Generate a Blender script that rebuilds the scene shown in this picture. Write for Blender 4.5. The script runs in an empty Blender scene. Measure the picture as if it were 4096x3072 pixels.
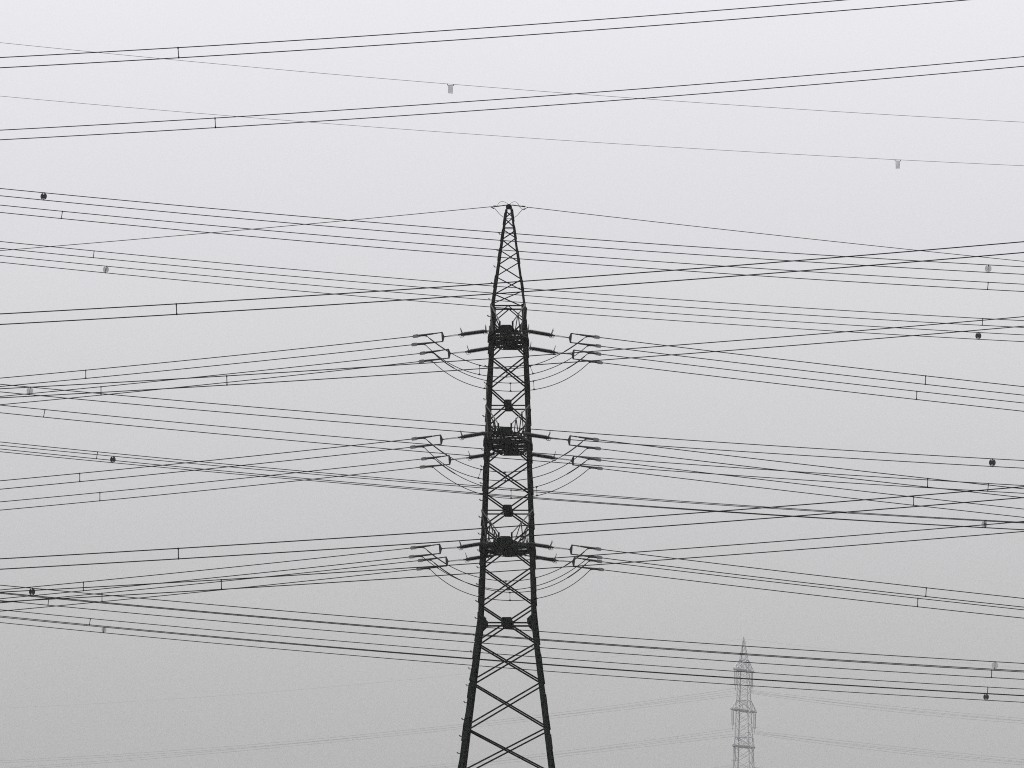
import bpy, bmesh, math, random
import numpy as np
from mathutils import Vector, Matrix

random.seed(7)
R = math.radians
sc = bpy.context.scene
COL = sc.collection

# ------------------------------------------------------------------ camera
F = 23800.0                      # focal length in photo pixels (photo is 4096 x 3072)
W, H = 4096.0, 3072.0
HORIZON = 3900.0                 # the eye-level line lies below the picture
PITCH = math.atan((HORIZON - H / 2) / F)
ROLL = R(0.2)
CAM = Vector((0, 0, 1.6))
fwd = Vector((0, math.cos(PITCH), math.sin(PITCH)))
up0 = Vector((0, -math.sin(PITCH), math.cos(PITCH)))
rt0 = Vector((1, 0, 0))
rgt = rt0 * math.cos(ROLL) + up0 * math.sin(ROLL)
upv = up0 * math.cos(ROLL) - rt0 * math.sin(ROLL)
cam_d = bpy.data.cameras.new('camera')
cam_d.sensor_width = 36.0
cam_d.lens = 36.0 * F / W
cam_d.clip_start = 0.5
cam_d.clip_end = 20000
cam = bpy.data.objects.new('camera', cam_d)
M = Matrix((rgt, upv, -fwd)).transposed().to_4x4()
M.translation = CAM
cam.matrix_world = M
COL.objects.link(cam)
sc.camera = cam

# ------------------------------------------------------------------ overcast sky, veiled sun, exposure
SUN_EL, SUN_AZ = R(52), R(25)
world = bpy.data.worlds.new('World')
sc.world = world
world.use_nodes = True
nt = world.node_tree
nt.nodes.clear()


def N(tree, kind, **kw):
    n = tree.nodes.new(kind)
    for k, v in kw.items():
        setattr(n, k, v)
    return n


def L(tree, a, b):
    tree.links.new(a, b)


def mth(tree, op, a, b=None):
    n = N(tree, 'ShaderNodeMath', operation=op)
    for i, v in enumerate((a, b)):
        if v is None:
            continue
        if isinstance(v, (int, float)):
            n.inputs[i].default_value = v
        else:
            L(tree, v, n.inputs[i])
    return n.outputs[0]


out = N(nt, 'ShaderNodeOutputWorld')
bg = N(nt, 'ShaderNodeBackground')
tc = N(nt, 'ShaderNodeTexCoord')
sep = N(nt, 'ShaderNodeSeparateXYZ')
L(nt, tc.outputs['Generated'], sep.inputs[0])
s = mth(nt, 'MAXIMUM', sep.outputs['Z'], 0.0)
# cloud deck: dim at the horizon, brightening upwards and levelling out towards the zenith
SKY0, SKYA, SKYK = 0.313, 2.33, 1.70
e = mth(nt, 'POWER', 2.718281828, mth(nt, 'MULTIPLY', s, -SKYK))
lum = mth(nt, 'ADD', mth(nt, 'MULTIPLY', mth(nt, 'SUBTRACT', 1.0, e), SKYA), SKY0)
tint = N(nt, 'ShaderNodeValToRGB')
tint.color_ramp.elements[0].position = 0.02
tint.color_ramp.elements[0].color = (1.0, 1.0, 1.0, 1)
tint.color_ramp.elements[1].position = 0.18
tint.color_ramp.elements[1].color = (0.985, 0.975, 1.035, 1)
L(nt, s, tint.inputs[0])
deck = N(nt, 'ShaderNodeVectorMath', operation='SCALE')
L(nt, tint.outputs[0], deck.inputs[0])
L(nt, lum, deck.inputs['Scale'])
sky = N(nt, 'ShaderNodeTexSky', sky_type='NISHITA')
sky.sun_disc = False
sky.sun_elevation = SUN_EL
sky.sun_rotation = SUN_AZ
sky.dust_density = 6.0
hs = N(nt, 'ShaderNodeHueSaturation')
hs.inputs['Saturation'].default_value = 0.25
hs.inputs['Value'].default_value = 0.05
L(nt, sky.outputs[0], hs.inputs['Color'])
mix = N(nt, 'ShaderNodeMix', data_type='RGBA')
mix.inputs['Factor'].default_value = 0.06     # what little of the clear sky gets through the cloud
L(nt, deck.outputs[0], mix.inputs[6])
L(nt, hs.outputs[0], mix.inputs[7])
L(nt, mix.outputs[2], bg.inputs['Color'])
bg.inputs['Strength'].default_value = 1.0
L(nt, bg.outputs[0], out.inputs['Surface'])

sun_d = bpy.data.lights.new('sun', 'SUN')
sun_d.energy = 0.5
sun_d.angle = R(20)
sun_d.color = (1.0, 0.97, 0.93)
sun = bpy.data.objects.new('sun', sun_d)
sdir = Vector((math.sin(SUN_AZ) * math.cos(SUN_EL), math.cos(SUN_AZ) * math.cos(SUN_EL), math.sin(SUN_EL)))
sun.rotation_euler = (-sdir).to_track_quat('-Z', 'Y').to_euler()
sun.location = (0, 0, 200)
COL.objects.link(sun)

vs = sc.view_settings
vs.view_transform = 'Standard'
vs.look = 'None'
vs.exposure = 0.0
vs.gamma = 1.0
vs.use_curve_mapping = False
sc.cycles.volume_bounces = 1
sc.cycles.max_bounces = 6
sc.cycles.use_denoising = False
sc.cycles.pixel_filter_type = 'BLACKMAN_HARRIS'
sc.cycles.filter_width = 1.05

HAZE_DENSITY = 0.000065

# ------------------------------------------------------------------ helpers


def ray(px, py):
    return fwd + rgt * ((px - W / 2) / F) + upv * ((H / 2 - py) / F)


def P(px, py, Y):
    """the point on the upright plane y = Y that the photo shows at pixel (px, py)"""
    d = ray(px, py)
    return CAM + d * ((Y - CAM.y) / d.y)


def PP(px, py, Q, n):
    """the same for the upright plane through Q with horizontal normal n"""
    d = ray(px, py)
    return CAM + d * ((Q - CAM).dot(n) / d.dot(n))


def material(name, base, rough=0.6, metal=0.0, var=0.25, scale=6.0, spec=0.5):
    m = bpy.data.materials.new(name)
    m.use_nodes = True
    t = m.node_tree
    b = t.nodes['Principled BSDF']
    b.inputs['Roughness'].default_value = rough
    b.inputs['Metallic'].default_value = metal
    b.inputs['Specular IOR Level'].default_value = spec
    g = N(t, 'ShaderNodeNewGeometry')
    no = N(t, 'ShaderNodeTexNoise')
    no.inputs['Scale'].default_value = scale
    no.inputs['Detail'].default_value = 5
    L(t, g.outputs['Position'], no.inputs['Vector'])
    rp = N(t, 'ShaderNodeValToRGB')
    rp.color_ramp.elements[0].position = 0.3
    rp.color_ramp.elements[1].position = 0.7
    rp.color_ramp.elements[0].color = tuple(c * (1 - var) for c in base) + (1,)
    rp.color_ramp.elements[1].color = tuple(c * (1 + var) for c in base) + (1,)
    L(t, no.outputs['Fac'], rp.inputs[0])
    L(t, rp.outputs[0], b.inputs['Base Color'])
    mr = N(t, 'ShaderNodeMapRange')
    mr.inputs['To Min'].default_value = max(0.05, rough - 0.12)
    mr.inputs['To Max'].default_value = min(1.0, rough + 0.12)
    L(t, no.outputs['Fac'], mr.inputs['Value'])
    L(t, mr.outputs[0], b.inputs['Roughness'])
    return m


MAT = {
    'paint': material('dark_green_tower_paint', (0.007, 0.009, 0.0075), 0.8, var=0.4, scale=2.5, spec=0.06),
    'worn': material('weathered_tower_paint', (0.045, 0.048, 0.041), 0.75, var=0.35, scale=4, spec=0.15),
    'cable': material('weathered_cable', (0.009, 0.009, 0.010), 0.75, var=0.2, scale=3, spec=0.1),
    'fitting': material('forged_fitting', (0.02, 0.02, 0.022), 0.6, var=0.3, scale=9, spec=0.2),
    'weight': material('pale_zinc_casting', (0.13, 0.13, 0.13), 0.6, var=0.25, scale=14, spec=0.3),
    'porcelain': material('dark_brown_porcelain', (0.012, 0.010, 0.012), 0.5, var=0.25, scale=5, spec=0.2),
    'black_plastic': material('black_plastic', (0.012, 0.013, 0.018), 0.6, var=0.2, spec=0.25, scale=10),
    'pale_plastic': material('pale_grey_plastic', (0.42, 0.42, 0.43), 0.6, var=0.05, scale=10),
    'ribbon': material('grey_plastic_ribbon', (0.05, 0.05, 0.055), 0.6, var=0.2, scale=10),
    'fogged_zinc': material('fog_paled_galvanised_steel', (0.37, 0.375, 0.38), 0.7, var=0.2, scale=1.5),  # far pylon's steel: much of its fog fading is put into this pale colour
    'fogged_zinc_dark': material('fog_paled_dull_zinc', (0.25, 0.25, 0.255), 0.6, var=0.2, scale=1.5),  # its arms and insulators, with fog paleness mixed into the colour
    'fogged_cable': material('fog_paled_aluminium_cable', (0.26, 0.26, 0.265), 0.6, var=0.1, scale=1),  # its cables, coloured far lighter to imitate the veil of fog
    'concrete': material('foundation_concrete', (0.30, 0.29, 0.27), 0.9, var=0.2, scale=3),
}


def mesh_from(name, verts, faces, mat, smooth=False):
    me = bpy.data.meshes.new(name)
    me.from_pydata([tuple(v) for v in verts], [], faces)
    me.update()
    bm = bmesh.new()
    bm.from_mesh(me)
    bmesh.ops.recalc_face_normals(bm, faces=bm.faces)
    bm.to_mesh(me)
    bm.free()
    if smooth:
        for p in me.polygons:
            p.use_smooth = True
    if mat:
        me.materials.append(MAT[mat])
    return me


def prism_data(poly, z0=0.0, z1=1.0):
    n = len(poly)
    v = [(x, y, z0) for x, y in poly] + [(x, y, z1) for x, y in poly]
    f = [tuple(range(n - 1, -1, -1)), tuple(range(n, 2 * n))]
    f += [(i, (i + 1) % n, n + (i + 1) % n, n + i) for i in range(n)]
    return v, f


PROFILE = {
    'angle': [(0, 0), (1, 0), (1, .12), (.12, .12), (.12, 1), (0, 1)],
    'channel': [(-.5, -.5), (.5, -.5), (.5, -.4), (-.36, -.4), (-.36, .4), (.5, .4), (.5, .5), (-.5, .5)],
    'bar': [(-.5, -.5), (.5, -.5), (.5, .5), (-.5, .5)],
    'rod': [(.5 * math.cos(i * math.pi / 4), .5 * math.sin(i * math.pi / 4)) for i in range(8)],
}
_unit = {}


def unit(shape, mat):
    if (shape, mat) not in _unit:
        v, f = prism_data(PROFILE[shape])
        _unit[(shape, mat)] = mesh_from(shape, v, f, mat)
    return _unit[(shape, mat)]


def link(name, data, parent=None):
    o = bpy.data.objects.new(name, data)
    COL.objects.link(o)
    if parent is not None:
        o.parent = parent
    return o


def frame(p0, p1, uh):
    """matrix whose z axis runs p0 -> p1 and whose x axis leans towards uh"""
    p0, p1 = Vector(p0), Vector(p1)
    w = (p1 - p0).normalized()
    u = Vector(uh) - w * Vector(uh).dot(w)
    if u.length < 1e-6:
        u = w.orthogonal()
    u.normalize()
    return p0, w, u, w.cross(u)


def origin(parent):
    """sum of the locations of a parent chain of unrotated roots"""
    t = Vector((0, 0, 0))
    while parent is not None:
        t += parent.location
        parent = parent.parent
    return t


def member(name, parent, p0, p1, size, uh=(1, 0, 0), shape='angle', mat='paint', size2=None, vh=None, rel=True):
    """a straight piece of steel from p0 to p1 (in the parent's own coordinates)"""
    p0, w, u, v = frame(p0, p1, uh)
    if vh is not None and v.dot(Vector(vh)) < 0:
        v = -v
    ln = (Vector(p1) - p0).length
    s2 = size if size2 is None else size2
    o = link(name, unit(shape, mat), parent)
    m = Matrix((u * size, v * s2, w * ln)).transposed().to_4x4()
    m.translation = p0
    o.matrix_basis = m
    return o


def tube_mesh(name, pts, r, mat, sides=8, radii=None):
    pts = [Vector(p) for p in pts]
    v, f = [], []
    n = len(pts)
    ref = None
    for i, p in enumerate(pts):
        t = (pts[min(i + 1, n - 1)] - pts[max(i - 1, 0)]).normalized()
        if ref is None:
            ref = t.orthogonal().normalized()
        ref = (ref - t * ref.dot(t)).normalized()
        b = t.cross(ref)
        rr = radii[i] if radii else r
        for k in range(sides):
            a = 2 * math.pi * k / sides
            v.append(p + (ref * math.cos(a) + b * math.sin(a)) * rr)
    for i in range(n - 1):
        for k in range(sides):
            a, b2 = i * sides + k, i * sides + (k + 1) % sides
            f.append((a, b2, b2 + sides, a + sides))
    f.append(tuple(range(sides - 1, -1, -1)))
    f.append(tuple(range((n - 1) * sides, n * sides)))
    return mesh_from(name, v, f, mat, smooth=True)


def tube(name, parent, pts, r, mat, sides=8, radii=None, off=None):
    off = Vector((0, 0, 0)) if off is None else off
    return link(name, tube_mesh(name, [Vector(p) - off for p in pts], r, mat, sides, radii), parent)


def spline(pts, n=8):
    """Catmull-Rom through the points"""
    p = [Vector(q) for q in pts]
    p = [p[0] * 2 - p[1]] + p + [p[-1] * 2 - p[-2]]
    o = []
    for i in range(1, len(p) - 2):
        for k in range(n):
            t = k / n
            a, b, c, d = p[i - 1], p[i], p[i + 1], p[i + 2]
            o.append(0.5 * ((2 * b) + (c - a) * t + (2 * a - 5 * b + 4 * c - d) * t * t + (3 * b - a - 3 * c + d) * t ** 3))
    o.append(p[-2])
    return o


def tag(o, label=None, cat=None, group=None, kind=None):
    for k, v in (('label', label), ('category', cat), ('group', group), ('kind', kind)):
        if v:
            o[k] = v
    return o


def empty(name, loc=(0, 0, 0)):
    o = link(name, None)
    o.location = loc
    o.empty_display_size = 0.3
    return o


def plate(name, parent, poly, thick, p, u, v, mat='paint'):
    """a flat plate: 2-D outline in the (u, v) plane centred at p"""
    key = ('plate', tuple(poly), thick, mat)
    if key not in _unit:
        a, b = prism_data(poly, -thick / 2, thick / 2)
        _unit[key] = mesh_from(name, a, b, mat)
    o = link(name, _unit[key], parent)
    u = Vector(u).normalized()
    v = Vector(v)
    v = (v - u * v.dot(u)).normalized()
    m = Matrix((u, v, u.cross(v))).transposed().to_4x4()
    m.translation = Vector(p)
    o.matrix_basis = m
    return o


# ------------------------------------------------------------------ ground
def ground():
    m = bpy.data.materials.new('damp_meadow')
    m.use_nodes = True
    t = m.node_tree
    b = t.nodes['Principled BSDF']
    b.inputs['Roughness'].default_value = 0.95
    g = N(t, 'ShaderNodeNewGeometry')
    n1 = N(t, 'ShaderNodeTexNoise')
    n1.inputs['Scale'].default_value = 0.05
    n1.inputs['Detail'].default_value = 8
    L(t, g.outputs['Position'], n1.inputs['Vector'])
    rp = N(t, 'ShaderNodeValToRGB')
    rp.color_ramp.elements[0].color = (0.045, 0.055, 0.025, 1)
    rp.color_ramp.elements[1].color = (0.10, 0.10, 0.055, 1)
    L(t, n1.outputs['Fac'], rp.inputs[0])
    L(t, rp.outputs[0], b.inputs['Base Color'])
    v, f = [], []
    n, S = 48, 2400.0
    for j in range(n + 1):
        for i in range(n + 1):
            x, y = -S + 2 * S * i / n, -S + 2 * S * j / n
            r = math.hypot(x, y)
            z = 0.0 if r < 450 or abs(y - 1100) < 220 else 0.5 * math.sin(x * .011) * math.cos(y * .013) - 0.5
            v.append((x, y, z))
    for j in range(n):
        for i in range(n):
            a = j * (n + 1) + i
            f.append((a, a + 1, a + n + 2, a + n + 1))
    me = mesh_from('ground', v, f, None, smooth=True)
    me.materials.append(m)
    tag(link('ground', me), kind='structure')


ground()

# ------------------------------------------------------------------ the dark pylon
YA = 290.0
PXM = F / YA                                   # photo pixels per metre at the pylon
XA = P(2034, 1358, YA).x
THETA = R(-1.6)
pylon = empty('lattice_pylon', (XA, YA, 0))
pylon.rotation_euler = (0, 0, THETA)
tag(pylon, 'tall dark lattice pylon with three crossarms and step bolts up one leg', 'pylon')


def zA(y):
    return P(2034, y, YA).z


_hw = [(837, 14.5), (908, 24.0), (1222, 70.5), (1345, 77.5), (1600, 87.5), (1775, 94), (2030, 103), (2190, 108.5), (2487, 118.5), (3060, 191.5)]
HW = [(zA(y), h / PXM / 1.03) for y, h in _hw]
zlo, hlo = HW[-1]
slope = (HW[-1][1] - HW[-2][1]) / (HW[-1][0] - HW[-2][0])
HW.append((0.0, hlo - slope * zlo))
HW.append((-2.0, hlo - slope * (zlo + 2)))
HW = HW[::-1]
_hx, _hy = [a for a, b in HW], [b for a, b in HW]


def hw(z):
    return float(np.interp(z, _hx, _hy))


Z_TOP, Z_K1, Z_K2 = zA(838), zA(1222), zA(2487)

# legs: four corners, in sections with the heavier steel lower down
for sx in (-1, 1):
    for sy in (-1, 1):
        for za, zb, wd in ((0.05, Z_K2, .225), (Z_K2, zA(1770), .20), (zA(1770), Z_K1, .19), (Z_K1, Z_TOP, .105)):
            ha, hb = hw(za), hw(zb)
            member('leg', pylon, (sx * ha, sy * ha, za), (sx * hb, sy * hb, zb), wd, (-sx, 0, 0), 'angle', 'paint', vh=(0, -sy, 0))
        h0 = hw(0.0)
        v, f = prism_data([(-.55, -.55), (.55, -.55), (.55, .55), (-.55, .55)], -0.6, 0.28)
        bpl = link('foundation_block', mesh_from('foundation_block', v, f, 'concrete'), pylon)
        bpl.location = (sx * h0, sy * h0, 0)

FACES = [((-1, -1), (1, -1), (0, 1, 0)), ((1, -1), (1, 1), (-1, 0, 0)), ((1, 1), (-1, 1), (0, -1, 0)), ((-1, 1), (-1, -1), (1, 0, 0))]


def corner(c, z, inset=0.03):
    h = hw(z) - inset
    return Vector((c[0] * h, c[1] * h, z))


# X bracing of the body, one panel between every two leg nodes
nodes = [1285, 1424, 1547, 1695, 1846, 1972, 2111, 2267, 2418, 2572, 2729, 2911, 3095]
zn = [zA(y) for y in nodes] + [8.3, 4.4, 0.4]
for i in range(len(zn) - 1):
    za, zb = zn[i], zn[i + 1]
    wd = .072 if i < 8 else (.078 if i < 12 else .1)
    for fi, (ca, cb, nin) in enumerate(FACES):
        n = Vector(nin)
        a0, a1 = corner(ca, za), corner(cb, zb)
        b0, b1 = corner(cb, za), corner(ca, zb)
        dz = Vector((0, 0, -1))
        member('diagonal_brace', pylon, a0, a1, wd, dz, 'angle', 'paint', vh=-n)
        member('diagonal_brace', pylon, b0 + n * .012, b1 + n * .012, wd, dz, 'angle', 'paint', vh=n)

# K bracing under the peak
zt, zb_ = zA(1227), zA(1285)
for ca, cb, nin in FACES:
    mid = (corner(ca, zt) + corner(cb, zt)) / 2
    for c in (ca, cb):
        member('diagonal_brace', pylon, mid, corner(c, zb_), .05, (0, 0, -1), 'angle', 'paint', vh=nin)

# the slender peak: one zigzag per face, mirrored on opposite faces
pk = [zA(y) for y in (842, 869, 906)]
pk2 = [zA(y) for y in (918, 953, 1002, 1052, 1110, 1168, 1222)]
for seq in (pk, pk2):
    for fi, (ca, cb, nin) in enumerate(FACES):
        cs = (ca, cb)
        st = 0
        for i in range(len(seq) - 1):
            member('peak_brace', pylon, corner(cs[(i + st) % 2], seq[i], .012), corner(cs[(i + st + 1) % 2], seq[i + 1], .012), .052, (0, 0, -1), 'angle', 'paint', vh=nin)

# horizontal struts round the body
for y, wd in ((911, .036), (1227, .07), (1627, .062), (2046, .065), (2494, .08)):
    z = zA(y)
    for ca, cb, nin in FACES:
        member('horizontal_strut', pylon, corner(ca, z, .02), corner(cb, z, .02), wd, (0, 0, -1), 'angle', 'paint', vh=nin)
# gusset plates where the diagonals meet, and on the legs
OCT = lambda a, b, c: [(-a + c, -b), (a - c, -b), (a, -b + c), (a, b - c), (a - c, b), (-a + c, b), (-a, b - c), (-a, -b + c)]
for y, a, b in ((1622, .19, .2), (2043, .23, .21), (2492, .27, .21)):
    for ca, cb, nin in FACES:
        z = zA(y)
        mid = (corner(ca, z, .045) + corner(cb, z, .045)) / 2
        plate('gusset_plate', pylon, OCT(a, b, .06), .014, mid, (corner(cb, z) - corner(ca, z)), (0, 0, 1))
for sx in (-1, 1):
    for sy in (-1, 1):
        z = zA(2490)
        h = hw(z)
        plate('gusset_plate', pylon, [(-.02, -.42), (.12, -.42), (.42, -.12), (.42, .12), (.12, .42), (-.02, .42)], .014, (sx * h, sy * (h - .035), z), (-sx, 0, 0), (0, 0, 1))
        # cover plates bolted on the outer faces of the legs
        ys = [(877 if sx < 0 else 860), (945, 930)[sx > 0], (1022, 1026)[sx > 0], (1132, 1138)[sx > 0], 1340, 1770, 2190] + ([1560, 1945, 2330, 2640, 2800, 2960] if sx > 0 else [1575, 1900, 2352, 2610, 2770, 2940])
        for y in ys:
            z = zA(y)
            ln = .30 if y < 1200 else .36
            za, zb = z - ln, z + ln
            o1, o2 = hw(za), hw(zb)
            t = .03 if y < 1200 else .034
            wd = .09 if y < 1200 else .17
            member('cover_plate', pylon, (sx * (o1 + t / 2), sy * (o1 - wd / 2), za), (sx * (o2 + t / 2), sy * (o2 - wd / 2), zb), t, (sx, 0, 0), 'bar', 'paint', size2=wd)

# step bolts up one leg
v, f = [], []
bolt_pts = [(0, 0, 0), (-.115, 0, 0), (-.125, 0, .035), (-.165, 0, .075)]
bolt = tube_mesh('step_bolt', bolt_pts, .019, 'paint', 5)
tick = tube_mesh('hook', [(-.125, 0, .035), (-.09, 0, .065)], .016, 'paint', 5)
z, k = 2.5, 0
z_first = zA(940)
while z_first - k * .823 > 2.4:
    z = z_first - k * .823
    o = link('step_bolt', bolt, pylon)
    o.location = (-hw(z), -hw(z) + .06, z)
    h_ = link('hook', tick, o)
    k += 1

# peak cap
v, f = prism_data([(.145 * math.cos(a), .13 * math.sin(a)) for a in [i * math.pi / 9 for i in range(10)]] + [(-.145, -.07), (-.12, -.1), (.12, -.1), (.145, -.07)], -.17, .17)
v = [(x, z_, y) for x, y, z_ in v]
cap = link('peak_cap', mesh_from('peak_cap', v, f, 'paint'), pylon)
cap.location = (0, 0, zA(828))

# crossarms
ARMS = [  # level name, y of the arm plane at the axis, half length, y of the hanger roots
    ('upper', 1360, 4.05, 1222), ('middle', 1776, 5.85, 1627), ('lower', 2196, 4.42, 2046)]


def crossarm(level, y0, Ln, yh, s):
    z0, zh = zA(y0), zA(yh)
    h, hh = hw(z0), hw(zh)
    tw = .44
    # the two bottom chords, joined as the arm's frame
    v, f = [], []
    for sx in (-1, 1):
        p0, p1 = Vector((sx * (h + .02), s * (h - .1), z0)), Vector((sx * tw, s * Ln, z0))
        p, w, u, vv = frame(p0, p1, (0, 0, 1))
        ln = (p1 - p0).length
        a, b = prism_data(PROFILE['channel'])
        k0 = len(v)
        v += [p + vv * (x * .09) + u * (yy * .10) + w * (zz * ln) for x, yy, zz in a]
        f += [tuple(i + k0 for i in q) for q in b]
    arm = link('crossarm', mesh_from('crossarm', v, f, 'paint'), pylon)

    def ch(t, sx, dz=0.0):
        return Vector((sx * (h + (tw - h) * t), s * (h + (Ln - h) * t), z0 + dz))
    # plan bracing between the chords
    n = 5 if Ln < 5 else 7
    for i in range(n):
        sx = 1 if i % 2 else -1
        member('brace', arm, ch(i / n, sx), ch((i + 1) / n, -sx), .045, (0, 0, 1), 'angle', 'paint')
        if i:
            member('brace', arm, ch(i / n, -1, .02), ch(i / n, 1, .02), .04, (0, 0, 1), 'angle', 'paint')
    # hangers from the body above down to the tip
    zt = z0 + .44
    for sx in (-1, 1):
        root = Vector((sx * hh, s * hh, zh))
        tipp = Vector((sx * .27, s * (Ln - .12), zt))
        member('hanger', arm, root, tipp, .062, (sx, 0, 0), 'angle', 'worn', vh=(0, -s, 0))
        member('post', arm, tipp + Vector((0, 0, .06)), Vector((sx * .27, s * (Ln - .1), z0)), .085, (sx, 0, 0), 'angle', 'paint')
        fr = (.5,) if Ln < 5 else (.36, .68)
        prev = root
        for q in fr:
            hp = root.lerp(tipp, q)
            cp = ch(q, sx)
            member('web_strut', arm, hp, cp, .05, (0, s, 0), 'angle', 'paint')
            member('web_strut', arm, prev, cp, .052, (0, s, 0), 'angle', 'worn' if q == fr[0] else 'paint')
            prev = hp
        member('web_strut', arm, prev, ch(.97, sx), .045, (0, s, 0), 'angle', 'paint')
    # tip: end plate, side lugs, floor plate
    for dy, a, b, dz in ((0, .27, .19, .12), (-.16, .40, .11, .06)):
        plate('tip_plate', arm, OCT(a, b, .05), .02, (0, s * (Ln + dy), z0 + dz), (1, 0, 0), (0, 0, 1))
    plate('floor_plate', arm, [(-.42, -.05), (.42, -.05), (.42, .25), (.25, .5), (-.25, .5), (-.42, .25)], .016, (0, s * (Ln - .02), z0 - .06), (1, 0, 0), (0, -s, 0))
    for sx in (-1, 1):
        plate('attachment_lug', arm, [(0, -.09), (.14, -.045), (.14, .045), (0, .09)], .03, (sx * .44, s * (Ln - .1), z0 + .02), (sx, 0, 0), (0, 0, 1))
    return arm


for level, y0, Ln, yh in ARMS:
    z0 = zA(y0)
    for s in (-1, 1):
        crossarm(level, y0, Ln, yh, s)
    h = hw(z0)
    # deep belt of channels where the arms pass through the body, with its own floor bracing
    for ca, cb, nin in FACES:
        n = Vector(nin)
        a, b = corner(ca, z0, -.02), corner(cb, z0, -.02)
        d = (b - a).normalized() * .04
        member('belt_channel', pylon, a - d, b + d, .10, tuple(n), 'channel', 'paint', size2=.15)
    member('plan_brace', pylon, (-h, -h, z0 - .06), (h, h, z0 - .06), .05, (0, 0, 1), 'angle', 'paint')
    member('plan_brace', pylon, (h, -h, z0 - .045), (-h, h, z0 - .045), .05, (0, 0, 1), 'angle', 'paint')
    for t in (-.45, .45):
        member('plan_brace', pylon, (t, -h, z0 - .03), (t, h, z0 - .03), .05, (0, 0, 1), 'angle', 'paint')
    plate('gusset_plate', pylon, OCT(.25, .2, .08), .02, (0, -h - .01, z0 - .04), (1, 0, 0), (0, 0, 1))
    plate('gusset_plate', pylon, OCT(.25, .25, .08), .02, (0, h - .01, z0 - .06), (1, 0, 0), (0, 0, 1))
    for sx in (-1, 1):
        for sy in (-1, 1):
            plate('gusset_plate', pylon, [(-.08, -.2), (.16, -.3), (.3, -.12), (.3, .12), (.12, .26), (-.05, .2)], .02, (sx * h, sy * (h + .02), z0 - .02), (-sx, 0, 0), (0, 0, 1))

# ------------------------------------------------------------------ insulator strings of the dark pylon
SIDE = {'L': 'on the step-bolt side', 'R': 'opposite the step bolts'}
END = {'N': 'thick-cable end', 'F': 'bird-disc end'}


def insulator_mesh():
    prof = [(.0, 0), (.055, 0), (.085, .03), (.085, .085), (.06, .105)]
    n = 24
    for i in range(n):
        a = .115 + (.885 - .115) * i / n
        st = (.885 - .115) / n
        prof += [(.076, a), (.108, a + st * .30), (.110, a + st * .6), (.076, a + st * .75)]
    prof += [(.06, .895), (.085, .915), (.085, .97), (.055, 1.0), (.0, 1.0)]
    S = 12
    v, f = [], []
    for r, z in prof:
        for k in range(S):
            a = 2 * math.pi * k / S
            v.append((r * math.cos(a), r * math.sin(a), z))
    for i in range(len(prof) - 1):
        for k in range(S):
            a, b = i * S + k, i * S + (k + 1) % S
            f.append((a, b, b + S, a + S))
    return mesh_from('insulator', v, f, 'porcelain')


INS = insulator_mesh()


def weight_mesh():
    poly = [(-.16, -.02), (-.12, -.075), (.12, -.08), (.12, -.02), (.15, -.02), (.15, .035), (.12, .035), (.12, .08), (-.1, .075), (-.16, .02)]
    v, f = prism_data(poly, -.05, .05)
    v = [(x, z, y) for x, y, z in v]
    return mesh_from('clamp_weight', v, f, 'weight')


WEIGHT = weight_mesh()
STR = {  # pixels: insulator start, insulator end, yoke point, upper clamp weight, lower clamp weight
    ('upper', 'N', 'L'): ((1948, 1324), (1842, 1338), (1776, 1347), (1663, 1344.5), (1657.6, 1378)),
    ('upper', 'F', 'L'): ((1973, 1390), (1869, 1406.7), (1801, 1413.7), (1690.3, 1412.5), (1686.5, 1445)),
    ('upper', 'N', 'R'): ((2106, 1323.5), (2211, 1341.4), (2277, 1351), (2387, 1348.3), (2393, 1383.7)),
    ('upper', 'F', 'R'): ((2117, 1392), (2220.7, 1409.4), (2288, 1417), (2393.6, 1415.6), (2399.4, 1450)),
    ('middle', 'N', 'L'): ((1948, 1731), (1842, 1749), (1770, 1757.6), (1657.6, 1755), (1652, 1788)),
    ('middle', 'F', 'L'): ((1978, 1815), (1875, 1830.6), (1803.7, 1839), (1696, 1835), (1690, 1868)),
    ('middle', 'N', 'R'): ((2096, 1735), (2199, 1752), (2272.6, 1760.6), (2384, 1758), (2391.7, 1794)),
    ('middle', 'F', 'R'): ((2118, 1816), (2221, 1832.5), (2286.8, 1841), (2393.6, 1839), (2399.4, 1873.6)),
    ('lower', 'N', 'L'): ((1942, 2172), (1838, 2189), (1766, 2194.5), (1653, 2191), (1647, 2227)),
    ('lower', 'F', 'L'): ((1967, 2222), (1863, 2238), (1792, 2245), (1682.6, 2241.4), (1676.9, 2275.6)),
    ('lower', 'N', 'R'): ((2104, 2174), (2207, 2189), (2280, 2197.6), (2393.6, 2196), (2397.5, 2230)),
    ('lower', 'F', 'R'): ((2122, 2225), (2224.5, 2241.8), (2290, 2247.5), (2397.5, 2245.6), (2404, 2278)),
}
ARM_Y = {lv: {'N': YA - Ln + .1, 'F': YA + Ln - .1} for lv, _, Ln, _ in ARMS}
ARM_L = {lv: (y0, Ln) for lv, y0, Ln, _ in ARMS}


def arm_world(p):
    return Matrix.Translation((XA, YA, 0)) @ Matrix.Rotation(THETA, 4, 'Z') @ Vector(p)


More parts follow.
